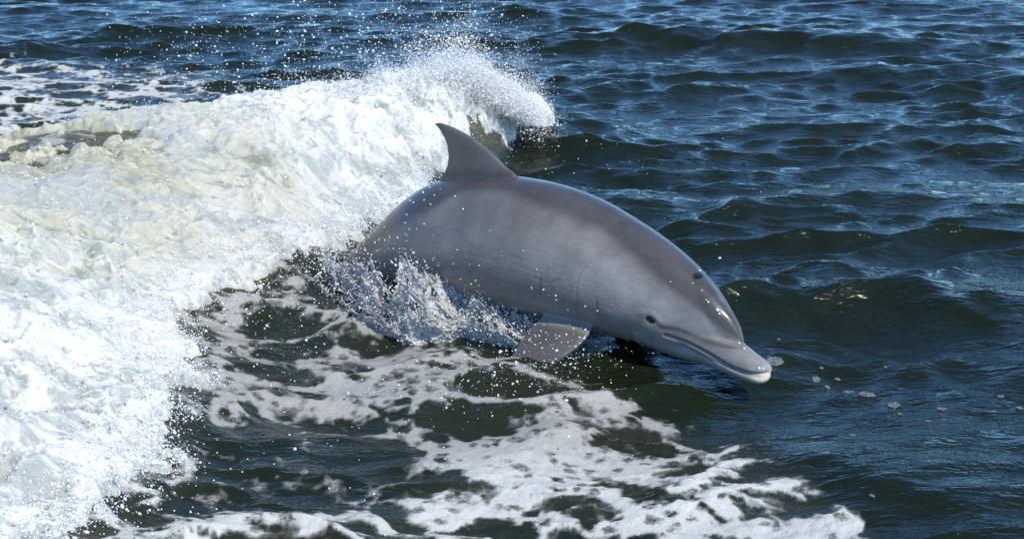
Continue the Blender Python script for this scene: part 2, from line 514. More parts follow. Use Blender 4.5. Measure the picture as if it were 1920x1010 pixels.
def foam_material():
    t = NT('white_water_foam')
    tc = t.n('ShaderNodeTexCoord').outputs['Object']
    m = t.attr('mask').outputs['Fac']; ti = t.attr('tint').outputs['Fac']
    n1 = t.noise(tc, 26, 6, 0.7, 0.6)
    n2 = t.noise(tc, 120, 4, 0.65, 0.3)
    n0 = t.noise(tc, 5, 5, 0.6, 0.8)
    mp = t.n('ShaderNodeMapping', {'Vector': tc, 'Rotation': (0, 0, 0.7), 'Scale': (1, 2.6, 1.5)}).outputs[0]
    ns = t.noise(mp, 7, 6, 0.7, 1.0)
    lo = t.attr('low').outputs['Fac']
    sk = t.math('MULTIPLY', t.math('SUBTRACT', ns, 0.5), 1.9)
    c = t.mixc(t.ss(t.math('ADD', ti, sk), 0.15, 0.95), (0.79, 0.785, 0.745), (0.60, 0.575, 0.44))
    # thin aerated water between the foam, green-grey
    gap = t.ss(t.math('ADD', t.math('ADD', n0, t.math('MULTIPLY', t.math('SUBTRACT', ns, 0.5), 0.9)), t.math('MULTIPLY', lo, -0.22)), 0.20, 0.42)
    c = t.mixc(gap, (0.34, 0.36, 0.31), c)
    gap2 = t.math('MULTIPLY', ti, t.ss(ns, 0.62, 0.40))
    c = t.mixc(t.math('MULTIPLY', gap2, 0.75), c, (0.27, 0.27, 0.16))
    big = t.noise(tc, 2.2, 4, 0.6, 1.2)
    c = t.mixc(t.ss(t.math('ADD', big, t.math('MULTIPLY', t.math('SUBTRACT', ns, 0.5), 0.7)), 0.56, 0.38), c, (0.47, 0.49, 0.45))
    h = t.math('ADD', t.math('MULTIPLY', n1, 1.0), t.math('ADD', t.math('MULTIPLY', n2, 0.15), t.math('MULTIPLY', ns, 1.2)))
    b = t.n('ShaderNodeBump', {'Height': h, 'Strength': 0.6, 'Distance': 0.02}).outputs[0]
    p = t.n('ShaderNodeBsdfPrincipled', {'Base Color': c, 'Roughness': 0.5, 'IOR': 1.33, 'Normal': b, 'Subsurface Weight': 1.0, 'Subsurface Radius': (1.0, 1.0, 0.9), 'Subsurface Scale': 0.028})
    # ragged edge
    al = t.ss(t.math('ADD', m, t.math('MULTIPLY', t.math('SUBTRACT', n1, 0.5), 1.1)), 0.22, 0.42)
    tr = t.n('ShaderNodeBsdfTransparent')
    mx = t.n('ShaderNodeMixShader', {0: al, 1: tr.outputs[0], 2: p.outputs[0]})
    t.t.links.new(mx.outputs[0], t.out.inputs[0])
    return t.m


FOAM_M = foam_material()
wave = link('wave_foam', wave_me, FOAM_M, kind='stuff', label='thick white and cream foam of the wave breaking behind the dolphin', cat='foam')
# ------------------------------------------------------------------ the dolphin
def dolphin_material():
    t = NT('wet_dolphin_skin')
    tc = t.n('ShaderNodeTexCoord').outputs['Object']
    col = t.attr('skin').outputs['Color']
    n1 = t.noise(tc, 9, 5, 0.6)
    n2 = t.noise(tc, 220, 2, 0.6)
    mp = t.n('ShaderNodeMapping', {'Vector': tc, 'Scale': (18, 70, 30), 'Rotation': (0.3, 0.5, 0.2)}).outputs[0]
    n3 = t.noise(mp, 1.5, 4, 0.65)
    f1 = t.ss(n1, 0.3, 0.7, 0.84, 1.14)
    f3 = t.ss(n3, 0.35, 0.7, 0.94, 1.06)
    f2 = t.ss(n2, 0.2, 0.8, 0.92, 1.08)
    f = t.math('MULTIPLY', t.math('MULTIPLY', f1, f2), f3)
    c = t.n('ShaderNodeVectorMath', {0: col}, operation='SCALE')
    t.t.links.new(f, c.inputs['Scale'])
    wr = t.attr('wrinkle').outputs['Fac']
    mpw = t.n('ShaderNodeMapping', {'Vector': tc, 'Scale': (26, 26, 90), 'Rotation': (0.0, 0.6, 0.0)}).outputs[0]
    nw = t.noise(mpw, 1.3, 4, 0.6, 1.2)
    h = t.math('ADD', t.math('MULTIPLY', t.math('MULTIPLY', nw, wr), 1.6), t.math('MULTIPLY', n2, 0.10))
    h = t.math('ADD', h, t.math('MULTIPLY', n3, 0.22))
    bump = t.n('ShaderNodeBump', {'Height': h, 'Strength': 0.45, 'Distance': 0.005}).outputs[0]
    rough = t.ss(n1, 0.3, 0.7, 0.34, 0.46)
    p = t.n('ShaderNodeBsdfPrincipled', {'Base Color': c.outputs[0], 'Roughness': rough, 'IOR': 1.38,
            'Normal': bump, 'Coat Weight': 0.55, 'Coat Roughness': 0.16, 'Coat IOR': 1.33,
            'Subsurface Weight': 0.0})
    t.t.links.new(p.outputs[0], t.out.inputs[0])
    return t.m


# stations: photo px of the axis, depth y, half height (px), width/height ratio, roll of the back towards the camera
# (px u, px v, depth, top half px, bottom half px, width ratio, roll, pinch of the top)
ST = [
    (505, 760, 6.62, 12, 12, 0.9, 2, 0),
    (545, 690, 6.55, 20, 22, 0.75, 3, 0),
    (600, 612, 6.45, 36, 42, 0.68, 5, 0),
    (672, 545, 6.33, 56, 72, 0.76, 7, 0),
    (752, 490, 6.20, 80, 104, 0.86, 9, 0),
    (836, 458, 6.07, 116, 122, 0.95, 12, 0),
    (920, 452, 5.94, 124, 130, 1.00, 15, 0.02),
    (1000, 463, 5.81, 129, 130, 1.03, 19, 0.04),
    (1080, 486, 5.69, 126, 126, 1.03, 24, 0.05),
    (1160, 520, 5.56, 116, 112, 1.03, 30, 0.07),
    (1232, 556, 5.44, 103, 92, 1.02, 36, 0.12),
    (1290, 590, 5.34, 86, 74, 0.98, 40, 0.2),
    (1334, 616, 5.26, 63, 52, 0.9, 42, 0.26),
    (1364, 632, 5.21, 42, 30, 0.8, 42, 0.28),
    (1382, 641, 5.18, 22, 14, 0.75, 42, 0.28),
    (1391, 645, 5.165, 8, 6, 0.8, 42, 0.2),
]


def catmull(P, n):
    P = np.asarray(P, float)
    Q = np.vstack([2 * P[0] - P[1], P, 2 * P[-1] - P[-2]])
    out = []
    t_ = np.linspace(0, len(P) - 1, n)
    for t in t_:
        i = min(int(t), len(P) - 2); f = t - i
        p0, p1, p2, p3 = Q[i], Q[i + 1], Q[i + 2], Q[i + 3]
        out.append(0.5 * (2 * p1 + (p2 - p0) * f + (2 * p0 - 5 * p1 + 4 * p2 - p3) * f * f + (3 * p1 - p0 - 3 * p2 + p3) * f ** 3))
    return np.array(out)


def nrm(v):
    return v / np.linalg.norm(v)


NS = 240
sta = catmull(ST, NS)
AX = np.array([at_y(s[0], s[1], s[2]) for s in sta])
TAN = np.gradient(AX, axis=0)
TAN /= np.linalg.norm(TAN, axis=1)[:, None]
HH, UP, LAT, V0 = [], [], [], []
for i in range(NS):
    vr = nrm(AX[i] - CAMV)
    v0 = np.cross(TAN[i], vr); v0 = nrm(v0)
    if v0[2] < 0: v0 = -v0
    tow = np.cross(TAN[i], v0)
    if np.dot(tow, vr) > 0: tow = -tow
    ph = math.radians(sta[i, 6])
    V0.append(v0)
    up = v0 * math.cos(ph) + tow * math.sin(ph)
    UP.append(up)
    lat = np.cross(TAN[i], up)
    if np.dot(lat, vr) > 0: lat = -lat
    LAT.append(lat)                       # towards the animal's right flank, the one the camera sees
    HH.append(0.5 * (sta[i, 3] + sta[i, 4]) * np.linalg.norm(AX[i] - CAMV) / F)
UP, LAT, HH = np.array(UP), np.array(LAT), np.array(HH)
WW = HH * sta[:, 5]


def loft(rings, cap=True):
    """rings (n, m, 3) -> co, faces (as tri/quads in python lists)."""
    n, m = rings.shape[:2]
    co = rings.reshape(-1, 3).tolist()
    fs = []
    for i in range(n - 1):
        for j in range(m):
            k = (j + 1) % m
            fs.append((i * m + j, i * m + k, (i + 1) * m + k, (i + 1) * m + j))
    if cap:
        fs.append(tuple(range(m - 1, -1, -1)))
        fs.append(tuple((n - 1) * m + j for j in range(m)))
    return co, fs


def dolphin_mesh():
    parts = []
    th = np.linspace(0, 2 * np.pi, 64, endpoint=False)
    rings = []
    for i in range(NS):
        c, s = np.cos(th), np.sin(th)
        k = 1 + 0.03 * np.cos(2 * th) ** 2
        x = WW[i] * c * k
        z = HH[i] * s * k
        # keel: the tail stock narrows to a ridge above and below
        keel = max(0, 1 - i / (NS * 0.33))
        x = x * (1 - 0.35 * keel * np.abs(s) ** 2)
        x = x * (1 - sta[i, 7] * s)
        R = x[:, None] * LAT[i] + z[:, None] * UP[i]
        # scale so that the ring's extent seen from the side is the measured one
        px = np.linalg.norm(AX[i] - CAMV) / F * 0.985
        e = R @ V0[i]
        kt, kb = max(sta[i, 3], 3) * px / e.max(), max(sta[i, 4], 3) * px / -e.min()
        sc_ = 0.5 * (kt + kb)
        R = R * sc_ + V0[i] * (0.5 * (max(sta[i, 3], 3) - max(sta[i, 4], 3)) * px)
        rings.append(AX[i] + R)
    parts.append(loft(np.array(rings)))
    hd = NS - 1

    # rostrum (beak): rings from inside the head to the tip; upper and lower jaw as two overlapping lofts
    def beak(pts, up_r, lo_r, wid, roll):
        P = catmull(pts, 40)
        C = np.array([at_y(p[0], p[1], p[2]) for p in P])
        T = np.gradient(C, axis=0); T /= np.linalg.norm(T, axis=1)[:, None]
        n = len(C)
        tt = np.linspace(0, 1, n)
        rr = []
        th = np.linspace(0, 2 * np.pi, 40, endpoint=False)
        for i in range(n):
            vr = nrm(C[i] - CAMV)
            v0 = nrm(np.cross(T[i], vr))
            if v0[2] < 0: v0 = -v0
            tow = np.cross(T[i], v0)
            if np.dot(tow, vr) > 0: tow = -tow
            ph = math.radians(roll)
            up = v0 * math.cos(ph) + tow * math.sin(ph)
            lat = tow * math.cos(ph) - v0 * math.sin(ph)
            sc_ = np.linalg.norm(C[i] - CAMV) / F
            a = np.interp(tt[i], np.linspace(0, 1, len(up_r)), up_r) * sc_
            b = np.interp(tt[i], np.linspace(0, 1, len(lo_r)), lo_r) * sc_
            wv = np.interp(tt[i], np.linspace(0, 1, len(wid)), wid) * sc_
            z = np.where(np.sin(th) > 0, a, b) * np.sin(th)
            rr.append(C[i] + (wv * np.cos(th))[:, None] * lat + z[:, None] * up)
        return loft(np.array(rr))
    # upper jaw
    parts.append(beak([(1290, 600, 5.34), (1338, 640, 5.24), (1372, 664, 5.17), (1402, 681, 5.11), (1423, 692, 5.07), (1436, 697.5, 5.045), (1440, 699, 5.038)],
                      [50, 36, 27, 23, 19, 15, 4], [30, 24, 17, 11, 8, 7, 3], [70, 50, 36, 28, 24, 17, 5], 36))
    # lower jaw, a little longer
    parts.append(beak([(1240, 597, 5.42), (1292, 630, 5.33), (1340, 658, 5.23), (1378, 681, 5.15), (1408, 697, 5.09), (1430, 705, 5.05), (1441, 707.5, 5.035)],
                      [40, 30, 18, 12, 9, 6, 3], [50, 39, 26, 20, 17, 13, 5], [84, 62, 42, 31, 26, 21, 8], 34))
    # a fin: chord sections from root to tip
    def fin(secs, span, chord, thick_dir, ratio=0.13):
        S = catmull(secs, 30)       # lead, trail, height
        rr = []
        m = 40
        th = np.linspace(0, 2 * np.pi, m, endpoint=False)
        for le, te, hgt, org in zip(S[:, 0], S[:, 1], S[:, 2], range(len(S))):
            ch = max(le - te, 0.004)
            x01 = 0.5 * (1 - np.cos(th))              # 0 lead .. 1 trail .. 0
            yt = 5 * ratio * (0.2969 * np.sqrt(x01) - 0.126 * x01 - 0.3516 * x01 ** 2 + 0.2843 * x01 ** 3 - 0.1036 * x01 ** 4) * ch
            yt = yt + 0.0028
            sg = np.where(th <= np.pi, 1, -1)
            rr.append(span[0] + (le - x01 * ch)[:, None] * chord + hgt * span[1] + (yt * sg)[:, None] * thick_dir)
        return loft(np.array(rr))
    # dorsal fin, in px of the photograph at its own distance
    i1 = int(np.argmin(np.abs(sta[:, 0] - 893)))
    k = np.linalg.norm(AX[i1] - CAMV) / F
    base = at_y(893, 452, sta[i1, 2])
    up = UP[i1]; T = nrm(TAN[i1] - 0.0 * up)
    ku = 1 / math.cos(math.radians(sta[i1, 6]))
    # T foreshortening
    vr = nrm(AX[i1] - CAMV); kt = 1 / math.sqrt(1 - np.dot(T, vr) ** 2)
    dz = [(140, 92, 0), (132, 100, 0), (122, 100, 0)]
    sec = []
    for hpx, te, le in [(95, 820, 978), (118, 828, 968), (132, 838, 952), (150, 844, 936), (170, 845, 915), (188, 841, 893), (202, 834, 872), (212, 828, 855), (218, 823, 842), (221.5, 821, 832)]:
        tilt = 0.15 * hpx
        sec.append(((le - 893 + tilt) * k * kt, (te - 893 + tilt) * k * kt, hpx * k * ku))
    parts.append(fin(sec, (base, up), T, LAT[i1], 0.115))
    # pectoral fins: right one reaches down and back into the water, left one mirrored
    i2 = int(np.argmin(np.abs(sta[:, 0] - 1068)))
    for side in (1, -1):
        c0 = AX[i2]
        if side == 1:
            root = at_y(1078, 590, 5.50)
            span = nrm(at_y(1022, 690, 5.32) - root)
            chord = nrm(at_y(1118, 612, 5.46) - at_y(1020, 602, 5.56))
        else:
            p = at_y(1078, 590, 5.50) - c0
            root = c0 + TAN[i2] * (np.dot(p, TAN[i2]) + 0.03) + UP[i2] * np.dot(p, UP[i2]) * 1.0 - LAT[i2] * np.dot(p, LAT[i2])
            s1 = nrm(at_y(1022, 690, 5.32) - at_y(1078, 590, 5.50))
            span = nrm(TAN[i2] * np.dot(s1, TAN[i2]) + UP[i2] * np.dot(s1, UP[i2]) - LAT[i2] * np.dot(s1, LAT[i2]))
            c1 = nrm(at_y(1118, 612, 5.46) - at_y(1020, 602, 5.56))
            chord = nrm(TAN[i2] * np.dot(c1, TAN[i2]) + UP[i2] * np.dot(c1, UP[i2]) - LAT[i2] * np.dot(c1, LAT[i2]))
        chord = nrm(chord - span * np.dot(chord, span))
        thick = np.cross(span, chord)
        sec = [(0.080, -0.10, -0.06), (0.088, -0.115, 0.0), (0.096, -0.13, 0.05), (0.092, -0.145, 0.10), (0.070, -0.155, 0.16),
               (0.03, -0.155, 0.22), (-0.03, -0.16, 0.28), (-0.09, -0.165, 0.32), (-0.13, -0.165, 0.335)]
        parts.append(fin(sec, (root, span), chord, thick, 0.12))
    # tail flukes, under water
    tail = AX[0]
    T0, U0, L0 = TAN[0], UP[0], LAT[0]
    for side in (1, -1):
        sec = [(0.10, -0.07, -0.02), (0.085, -0.075, 0.05), (0.04, -0.08, 0.14), (-0.02, -0.10, 0.22), (-0.08, -0.12, 0.27), (-0.115, -0.125, 0.285)]
        parts.append(fin(sec, (tail, L0 * side), T0, U0, 0.10))
    V, Fc = [], []
    for co, fs in parts:
        o = len(V); V += co
        Fc += [tuple(i + o for i in f) for f in fs]
    me = bpy.data.meshes.new('tmp'); me.from_pydata(V, [], Fc); me.update()
    bm = bmesh.new(); bm.from_mesh(me)
    # each shell outward
    bmesh.ops.recalc_face_normals(bm, faces=bm.faces); bm.to_mesh(me); bm.free()
    ob = bpy.data.objects.new('tmp', me); COL.objects.link(ob)
    rm = ob.modifiers.new('r', 'REMESH'); rm.mode = 'VOXEL'; rm.voxel_size = 0.0042; rm.adaptivity = 0
    sm = ob.modifiers.new('s', 'SMOOTH'); sm.factor = 0.5; sm.iterations = 6
    dg = bpy.context.evaluated_depsgraph_get()
    m2 = bpy.data.meshes.new_from_object(ob.evaluated_get(dg))
    bpy.data.objects.remove(ob); bpy.data.meshes.remove(me)
    return m2


dme = dolphin_mesh()
dme.name = 'dolphin'
nv = len(dme.vertices)
V = np.empty(nv * 3, np.float32); dme.vertices.foreach_get('co', V); V = V.reshape(-1, 3).astype(float)
N = np.empty(nv * 3, np.float32); dme.vertices.foreach_get('normal', N); N = N.reshape(-1, 3).astype(float)
bv = BVHTree.FromPolygons([tuple(v) for v in V.tolist()], [tuple(p.vertices) for p in dme.polygons])


def hit(u, v):
    d = Vector(ray(u, v)).normalized()
    h = bv.ray_cast(Vector(CAMV), d)
    return None if h[0] is None else np.array(h[0])


# local coordinates of every vertex
best = np.full(nv, 1e9); si = np.zeros(nv, int)
for i in range(NS):
    d = ((V - AX[i]) ** 2).sum(1)
    m_ = d < best; best[m_] = d[m_]; si[m_] = i
rel = V - AX[si]
lv = (rel * UP[si]).sum(1); ll = (rel * LAT[si]).sum(1)
phi = np.degrees(np.arctan2(np.abs(ll), lv))       # 0 = back, 180 = belly
PLANE_N = LAT[int(NS * 0.9)]; PLANE_O = AX[int(NS * 0.9)]


def loc(p):
    d = ((AX - p) ** 2).sum(1); i = int(np.argmin(d)); r = p - AX[i]
    return i, math.degrees(math.atan2(abs(np.dot(r, LAT[i])), np.dot(r, UP[i])))


def mirror(P):
    """the same curve on the far flank"""
    out = []
    for p in P:
        out.append(p - 2 * np.dot(p - PLANE_O, PLANE_N) * PLANE_N)
    return np.array(out)


def curve3(px, both=True, n=50):
    pp = catmull(px, n)
    pts = [hit(*q) for q in pp]
    pts = np.array([p for p in pts if p is not None])
    return [pts, mirror(pts)] if both and len(pts) else [pts]


def dist_curve(curves, width):
    """gaussian falloff round 3-D polylines"""
    d = np.full(nv, 1e9); tpar = np.zeros(nv)
    for P in curves:
        if len(P) < 2: continue
        lo, hi = P.min(0) - width * 4, P.max(0) + width * 4
        idx = np.where(((V > lo) & (V < hi)).all(1))[0]
        for k in range(len(P) - 1):
            a, b = P[k], P[k + 1]
            ab = b - a
            L2 = (ab ** 2).sum() + 1e-12
            t = np.clip(((V[idx] - a) @ ab) / L2, 0, 1)
            dd = np.linalg.norm(V[idx] - a - t[:, None] * ab, axis=1)
            m_ = dd < d[idx]
            d[idx[m_]] = dd[m_]; tpar[idx[m_]] = (k + t[m_]) / (len(P) - 1)
    return d, tpar


mouth = curve3([(1247, 628), (1269, 635.5), (1290, 643), (1310, 653), (1337, 668), (1357, 680.5), (1380, 692), (1404, 699), (1424, 701), (1440, 698.5)])
crease = curve3([(1240, 615), (1269, 619), (1303, 632), (1337, 643), (1364, 647.5), (1386, 649), (1396, 647)])
ridge = curve3([(1303, 527), (1314, 562), (1333, 600), (1357, 628), (1385, 645)])
ridge2 = curve3([(1322, 520), (1346, 545), (1368, 578), (1384, 612), (1393, 640)], both=False)
fold1 = curve3([(1098, 499), (1087, 515), (1082, 535), (1081, 560), (1082, 590)])
fold2 = curve3([(1014, 512), (1012, 530), (1013, 552)])
fold3 = curve3([(1118, 560), (1119, 590)])
scar = [c for q in ([(752, 436), (775, 427), (800, 428), (822, 426), (838, 432), (855, 431), (866, 441), (872, 452), (884, 458), (893, 468)],
                    [(893, 468), (905, 463), (925, 470), (945, 466), (962, 480), (985, 486)], [(880, 475), (900, 482), (915, 478), (930, 492)],
                    [(700, 470), (722, 462), (742, 466)], [(1000, 520), (1030, 528), (1052, 524)]) for c in curve3(q, both=False, n=40)]
eye_p = hit(1219, 600); blow_p = hit(1309, 516)
g = lambda d, s: np.exp(-(d / s) ** 2)
disp = np.zeros(nv)
dm, tm = dist_curve(mouth, 0.02)
disp -= 0.0055 * g(dm, 0.005)
disp += 0.0010 * g(dm - 0.013, 0.007)
dc, tcr = dist_curve(crease, 0.03)
disp -= 0.006 * g(dc, 0.008) * (0.35 + 0.65 * tcr)
dr, trr = dist_curve(ridge, 0.03)
rampr = sstep(0.1, 0.5, trr)
disp -= 0.0016 * g(dr, 0.016) * (0.3 + 0.7 * rampr)
disp += 0.0008 * g(dr - 0.03, 0.016) * rampr
dr2, _ = dist_curve(ridge2, 0.03)
disp -= 0.0006 * g(dr2, 0.014)
df, _ = dist_curve(fold1, 0.02); df2, _ = dist_curve(fold2 + fold3, 0.02)
disp -= 0.0012 * g(df, 0.004) + 0.0014 * g(df2, 0.004)
ds, _ = dist_curve(scar, 0.02)
ds = ds + 0.004 * np.abs(perlin3(V[:, 0] * 60, V[:, 1] * 60, V[:, 2] * 60))
disp -= 0.0006 * g(ds, 0.004)
ie = int(NS * 0.82)
EX = nrm(TAN[ie] * 0.97 + UP[ie] * -0.12); EY = nrm(UP[ie] - EX * np.dot(UP[ie], EX)); EZ = np.cross(EX, EY)


def eye_dist(p):
    r_ = V - p
    return np.sqrt((r_ @ EX * 0.62) ** 2 + (r_ @ EY) ** 2 + (r_ @ EZ) ** 2)


de = np.minimum(eye_dist(eye_p), eye_dist(mirror([eye_p])[0]))
brow = (V - eye_p) @ EY
disp += 0.0035 * g(de - 0.022, 0.011) * sstep(-0.012, 0.012, brow) - 0.006 * g(de, 0.012)
db_vec = V - blow_p
ib, _ = loc(blow_p)
db = np.sqrt((db_vec @ TAN[ib] * 1.9) ** 2 + (db_vec @ LAT[ib]) ** 2 + (db_vec @ UP[ib]) ** 2)
disp += 0.0005 * g(db - 0.034, 0.014) - 0.009 * g(db, 0.019)
# gentle unevenness of a living body
disp += 0.0016 * perlin3(V[:, 0] * 9, V[:, 1] * 9, V[:, 2] * 9)
V2 = V + N * disp[:, None]

# pigment, with the carved grooves and the blowhole darkened as well
cape = np.array([0.076, 0.070, 0.069]); flank = np.array([0.190, 0.182, 0.171]); belly = np.array([0.27, 0.262, 0.245])
cb = [hit(*q) for q in [(800, 400), (860, 362), (950, 362), (1020, 388), (1100, 420), (1150, 448), (1200, 486), (1238, 524)]]
cb = sorted(loc(p) for p in cb if p is not None)
cs = [c[0] for c in cb] + [int(NS * 0.87), int(NS * 0.93), NS - 1]
cang = [c[1] for c in cb] + [30, 22, 18]
th_c = np.interp(si, cs, cang)
nz = perlin3(V[:, 0] * 5, V[:, 1] * 5, V[:, 2] * 5)
nz2 = perlin3(V[:, 0] * 14, V[:, 1] * 14, V[:, 2] * 14)
fc = sstep(-7, 9, phi - th_c + nz * 4 + nz2 * 1)
fb = sstep(100, 140, phi + nz * 12)
C = cape * (1 - fc)[:, None] + flank * fc[:, None]
# secondary mid-tone band on the flank under the cape
band = sstep(10, 30, phi - th_c) * (1 - sstep(40, 70, phi - th_c)) * sstep(0.3, 0.5, si / NS)
C = C * (1 + 0.10 * band * (0.6 + nz))[:, None]
blaze = np.exp(-((si / NS - 0.66) / 0.10) ** 2) * sstep(6, 22, phi - th_c) * (1 - sstep(95, 120, phi))
C = C * (1 + 0.20 * blaze * 1.3)[:, None]
saddle = np.exp(-((si / NS - 0.44) / 0.09) ** 2) * (1 - sstep(62, 80, phi))
C = C * (1 - 0.22 * saddle * fc)[:, None]
patch = np.exp(-((si / NS - 0.34) / 0.07) ** 2) * sstep(68, 80, phi + nz * 6) * (1 - sstep(95, 110, phi))
C = C * (1 + 0.14 * patch)[:, None]
C = C * (1 - fb)[:, None] + belly * fb[:, None]
C *= (1 + 0.05 * nz2)[:, None]
# fins
findist = lv - np.interp(si, np.arange(NS), HH)
isf = (findist > 0.012) & (np.abs(ll) < 0.07) & (si > NS * 0.3) & (si < NS * 0.6)
wf = sstep(0.0, 0.05, findist) * isf
C = C * (1 - wf)[:, None] + np.array([0.135, 0.118, 0.108]) * wf[:, None]
pl = np.where((np.sqrt(best) > np.interp(si, np.arange(NS), HH) * 1.10) & (si > NS * 0.5) & (si < NS * 0.78), sstep(0.0, 0.04, np.sqrt(best) - np.interp(si, np.arange(NS), HH) * 1.10), 0)
C = C * (1 - pl)[:, None] + np.array([0.105, 0.098, 0.090]) * pl[:, None]
headw = sstep(NS * 0.8, NS * 0.87, si)
# shade under the brow, painted into the skin colour round the eye
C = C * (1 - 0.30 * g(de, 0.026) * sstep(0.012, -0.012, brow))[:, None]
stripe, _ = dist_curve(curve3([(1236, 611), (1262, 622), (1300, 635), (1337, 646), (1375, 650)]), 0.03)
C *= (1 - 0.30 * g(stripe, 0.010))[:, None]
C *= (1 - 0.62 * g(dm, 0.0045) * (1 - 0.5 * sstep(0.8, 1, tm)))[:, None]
C *= (1 - 0.45 * g(dc, 0.010))[:, None]  # tone lowered along the same line as the carved crease
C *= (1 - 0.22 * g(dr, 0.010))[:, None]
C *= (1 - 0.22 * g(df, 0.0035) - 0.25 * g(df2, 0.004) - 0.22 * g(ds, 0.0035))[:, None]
C[:] = np.where((g(de, 0.0125) > 0.40)[:, None], np.array([0.012, 0.011, 0.011]), C)
C *= (1 - 0.98 * sstep(0.25, 0.5, g(db, 0.025)))[:, None]
# cream tip of the lower jaw
tipw = sstep(0.075, 0.03, np.linalg.norm(V - at_y(1432, 712, 5.05), axis=1))
jaw = hit(1435, 711)
if jaw is not None:
    tipw = sstep(0.060, 0.030, np.linalg.norm(V - jaw, axis=1))
Mm = np.vstack(mouth)
below = np.zeros(nv, bool)
near = np.where(np.linalg.norm(V - at_y(1400, 690, 5.1), axis=1) < 0.35)[0]
RT = nrm(at_y(1436, 700, 5.045) - at_y(1372, 664, 5.17))
RL = LAT[int(NS * 0.9)]; RU = nrm(np.cross(RT, RL)); RU = RU if RU[2] > 0 else -RU
Mp = mouth[0]
o_ = np.argsort(Mp @ RT)
mz = np.interp(V[near] @ RT, (Mp @ RT)[o_], (Mp @ RU)[o_])
below[near] = (V[near] @ RU) < mz + 0.001
lower = np.where(below, 1.0, 0.0)
C = C * (1 - (lower * 0.35)[:, None]) + np.array([0.40, 0.385, 0.36]) * (lower * 0.35)[:, None]
C = C * (1 - (tipw * lower)[:, None]) + np.array([0.54, 0.48, 0.37]) * (tipw * lower)[:, None]
upl = sstep(0.16, 0.04, np.linalg.norm(V - at_y(1425, 690, 5.07), axis=1)) * (1 - lower)
C = C * (1 - 0.45 * upl)[:, None] + np.array([0.36, 0.34, 0.31]) * 0.45 * upl[:, None]
C = np.clip(C, 0.004, 0.9)
wr = 0.25 + 0.75 * sstep(0.15, 0.25, si / NS) * (1 - sstep(0.62, 0.75, si / NS)) * sstep(50, 85, phi)
wr = wr * (1 - sstep(0.78, 0.85, si / NS) * 0.7)

dme.vertices.foreach_set('co', V2.astype(np.float32).ravel())
a = dme.attributes.new('skin', 'FLOAT_COLOR', 'POINT')
c4 = np.ones((nv, 4), np.float32); c4[:, :3] = C; a.data.foreach_set('color', c4.ravel())
a = dme.attributes.new('wrinkle', 'FLOAT', 'POINT'); a.data.foreach_set('value', wr.astype(np.float32))
dme.polygons.foreach_set('use_smooth', np.ones(len(dme.polygons), bool))
dme.update()
dolphin = link('dolphin', dme, dolphin_material(), label='grey bottlenose dolphin leaping out of the wake towards the right, beak pointing down', cat='dolphin')

# eyes: glossy dark globes in their sockets
te = NT('dark_glossy_eye')
p_ = te.n('ShaderNodeBsdfPrincipled', {'Base Color': (0.008, 0.006, 0.006, 1), 'Roughness': 0.06})
te.t.links.new(p_.outputs[0], te.out.inputs[0])
bm = bmesh.new(); bmesh.ops.create_uvsphere(bm, u_segments=24, v_segments=14, radius=0.0105)
for v in bm.verts: v.co.x *= 1.45
eme = bpy.data.meshes.new('eye'); bm.to_mesh(eme); bm.free()
eme.polygons.foreach_set('use_smooth', np.ones(len(eme.polygons), bool))
for k_, (p, sgn) in enumerate(((eye_p, 1), (mirror([eye_p])[0], -1))):
    e = link('eye', eme, te.m if k_ == 0 else None, parent=dolphin)
    e.location = Vector(p - LAT[int(NS * 0.82)] * 0.012 * sgn)
    x_ = Vector(TAN[int(NS * .82)])
    e.rotation_euler = x_.to_track_quat('X', 'Z').to_euler()
# ------------------------------------------------------------------ spray: droplets as instanced small spheres
def drop_material(name, white):
    t = NT(name)
    p = t.n('ShaderNodeBsdfPrincipled', {'Base Color': (0.92, 0.92, 0.89, 1), 'Roughness': 0.12 if white < 0.5 else 0.3, 'IOR': 1.333, 'Transmission Weight': 1 - white})
    t.t.links.new(p.outputs[0], t.out.inputs[0])
    return t.m


DROP_W = drop_material('white_spray_drop', 1.0)
DROP_G = drop_material('clear_water_drop', 0.8)


def drop_tree(name, mat, sub=1):
    ng = bpy.data.node_groups.new(name, 'GeometryNodeTree')
    ng.interface.new_socket('Geometry', in_out='INPUT', socket_type='NodeSocketGeometry')
    ng.interface.new_socket('Geometry', in_out='OUTPUT', socket_type='NodeSocketGeometry')
    N_ = ng.nodes; L_ = ng.links
    gi = N_.new('NodeGroupInput'); go = N_.new('NodeGroupOutput')
    ico = N_.new('GeometryNodeMeshIcoSphere'); ico.inputs['Radius'].default_value = 1.0; ico.inputs['Subdivisions'].default_value = sub
    sm = N_.new('GeometryNodeSetShadeSmooth'); L_.new(ico.outputs[0], sm.inputs[0])
    st = N_.new('GeometryNodeSetMaterial'); st.inputs['Material'].default_value = mat; L_.new(sm.outputs[0], st.inputs[0])
    mp = N_.new('GeometryNodeMeshToPoints'); L_.new(gi.outputs[0], mp.inputs[0])
    ip = N_.new('GeometryNodeInstanceOnPoints')
    L_.new(mp.outputs[0], ip.inputs['Points']); L_.new(st.outputs[0], ip.inputs['Instance'])
    at = N_.new('GeometryNodeInputNamedAttribute'); at.data_type = 'FLOAT_VECTOR'; at.inputs[0].default_value = 'size'
    L_.new(at.outputs[0], ip.inputs['Scale'])
    ar = N_.new('GeometryNodeInputNamedAttribute'); ar.data_type = 'FLOAT_VECTOR'; ar.inputs[0].default_value = 'turn'
    L_.new(ar.outputs[0], ip.inputs['Rotation'])
    L_.new(ip.outputs[0], go.inputs[0])
    return ng


TREE_W = drop_tree('spray_drops_white', DROP_W, 1)
TREE_G = drop_tree('spray_drops_clear', DROP_G, 2)


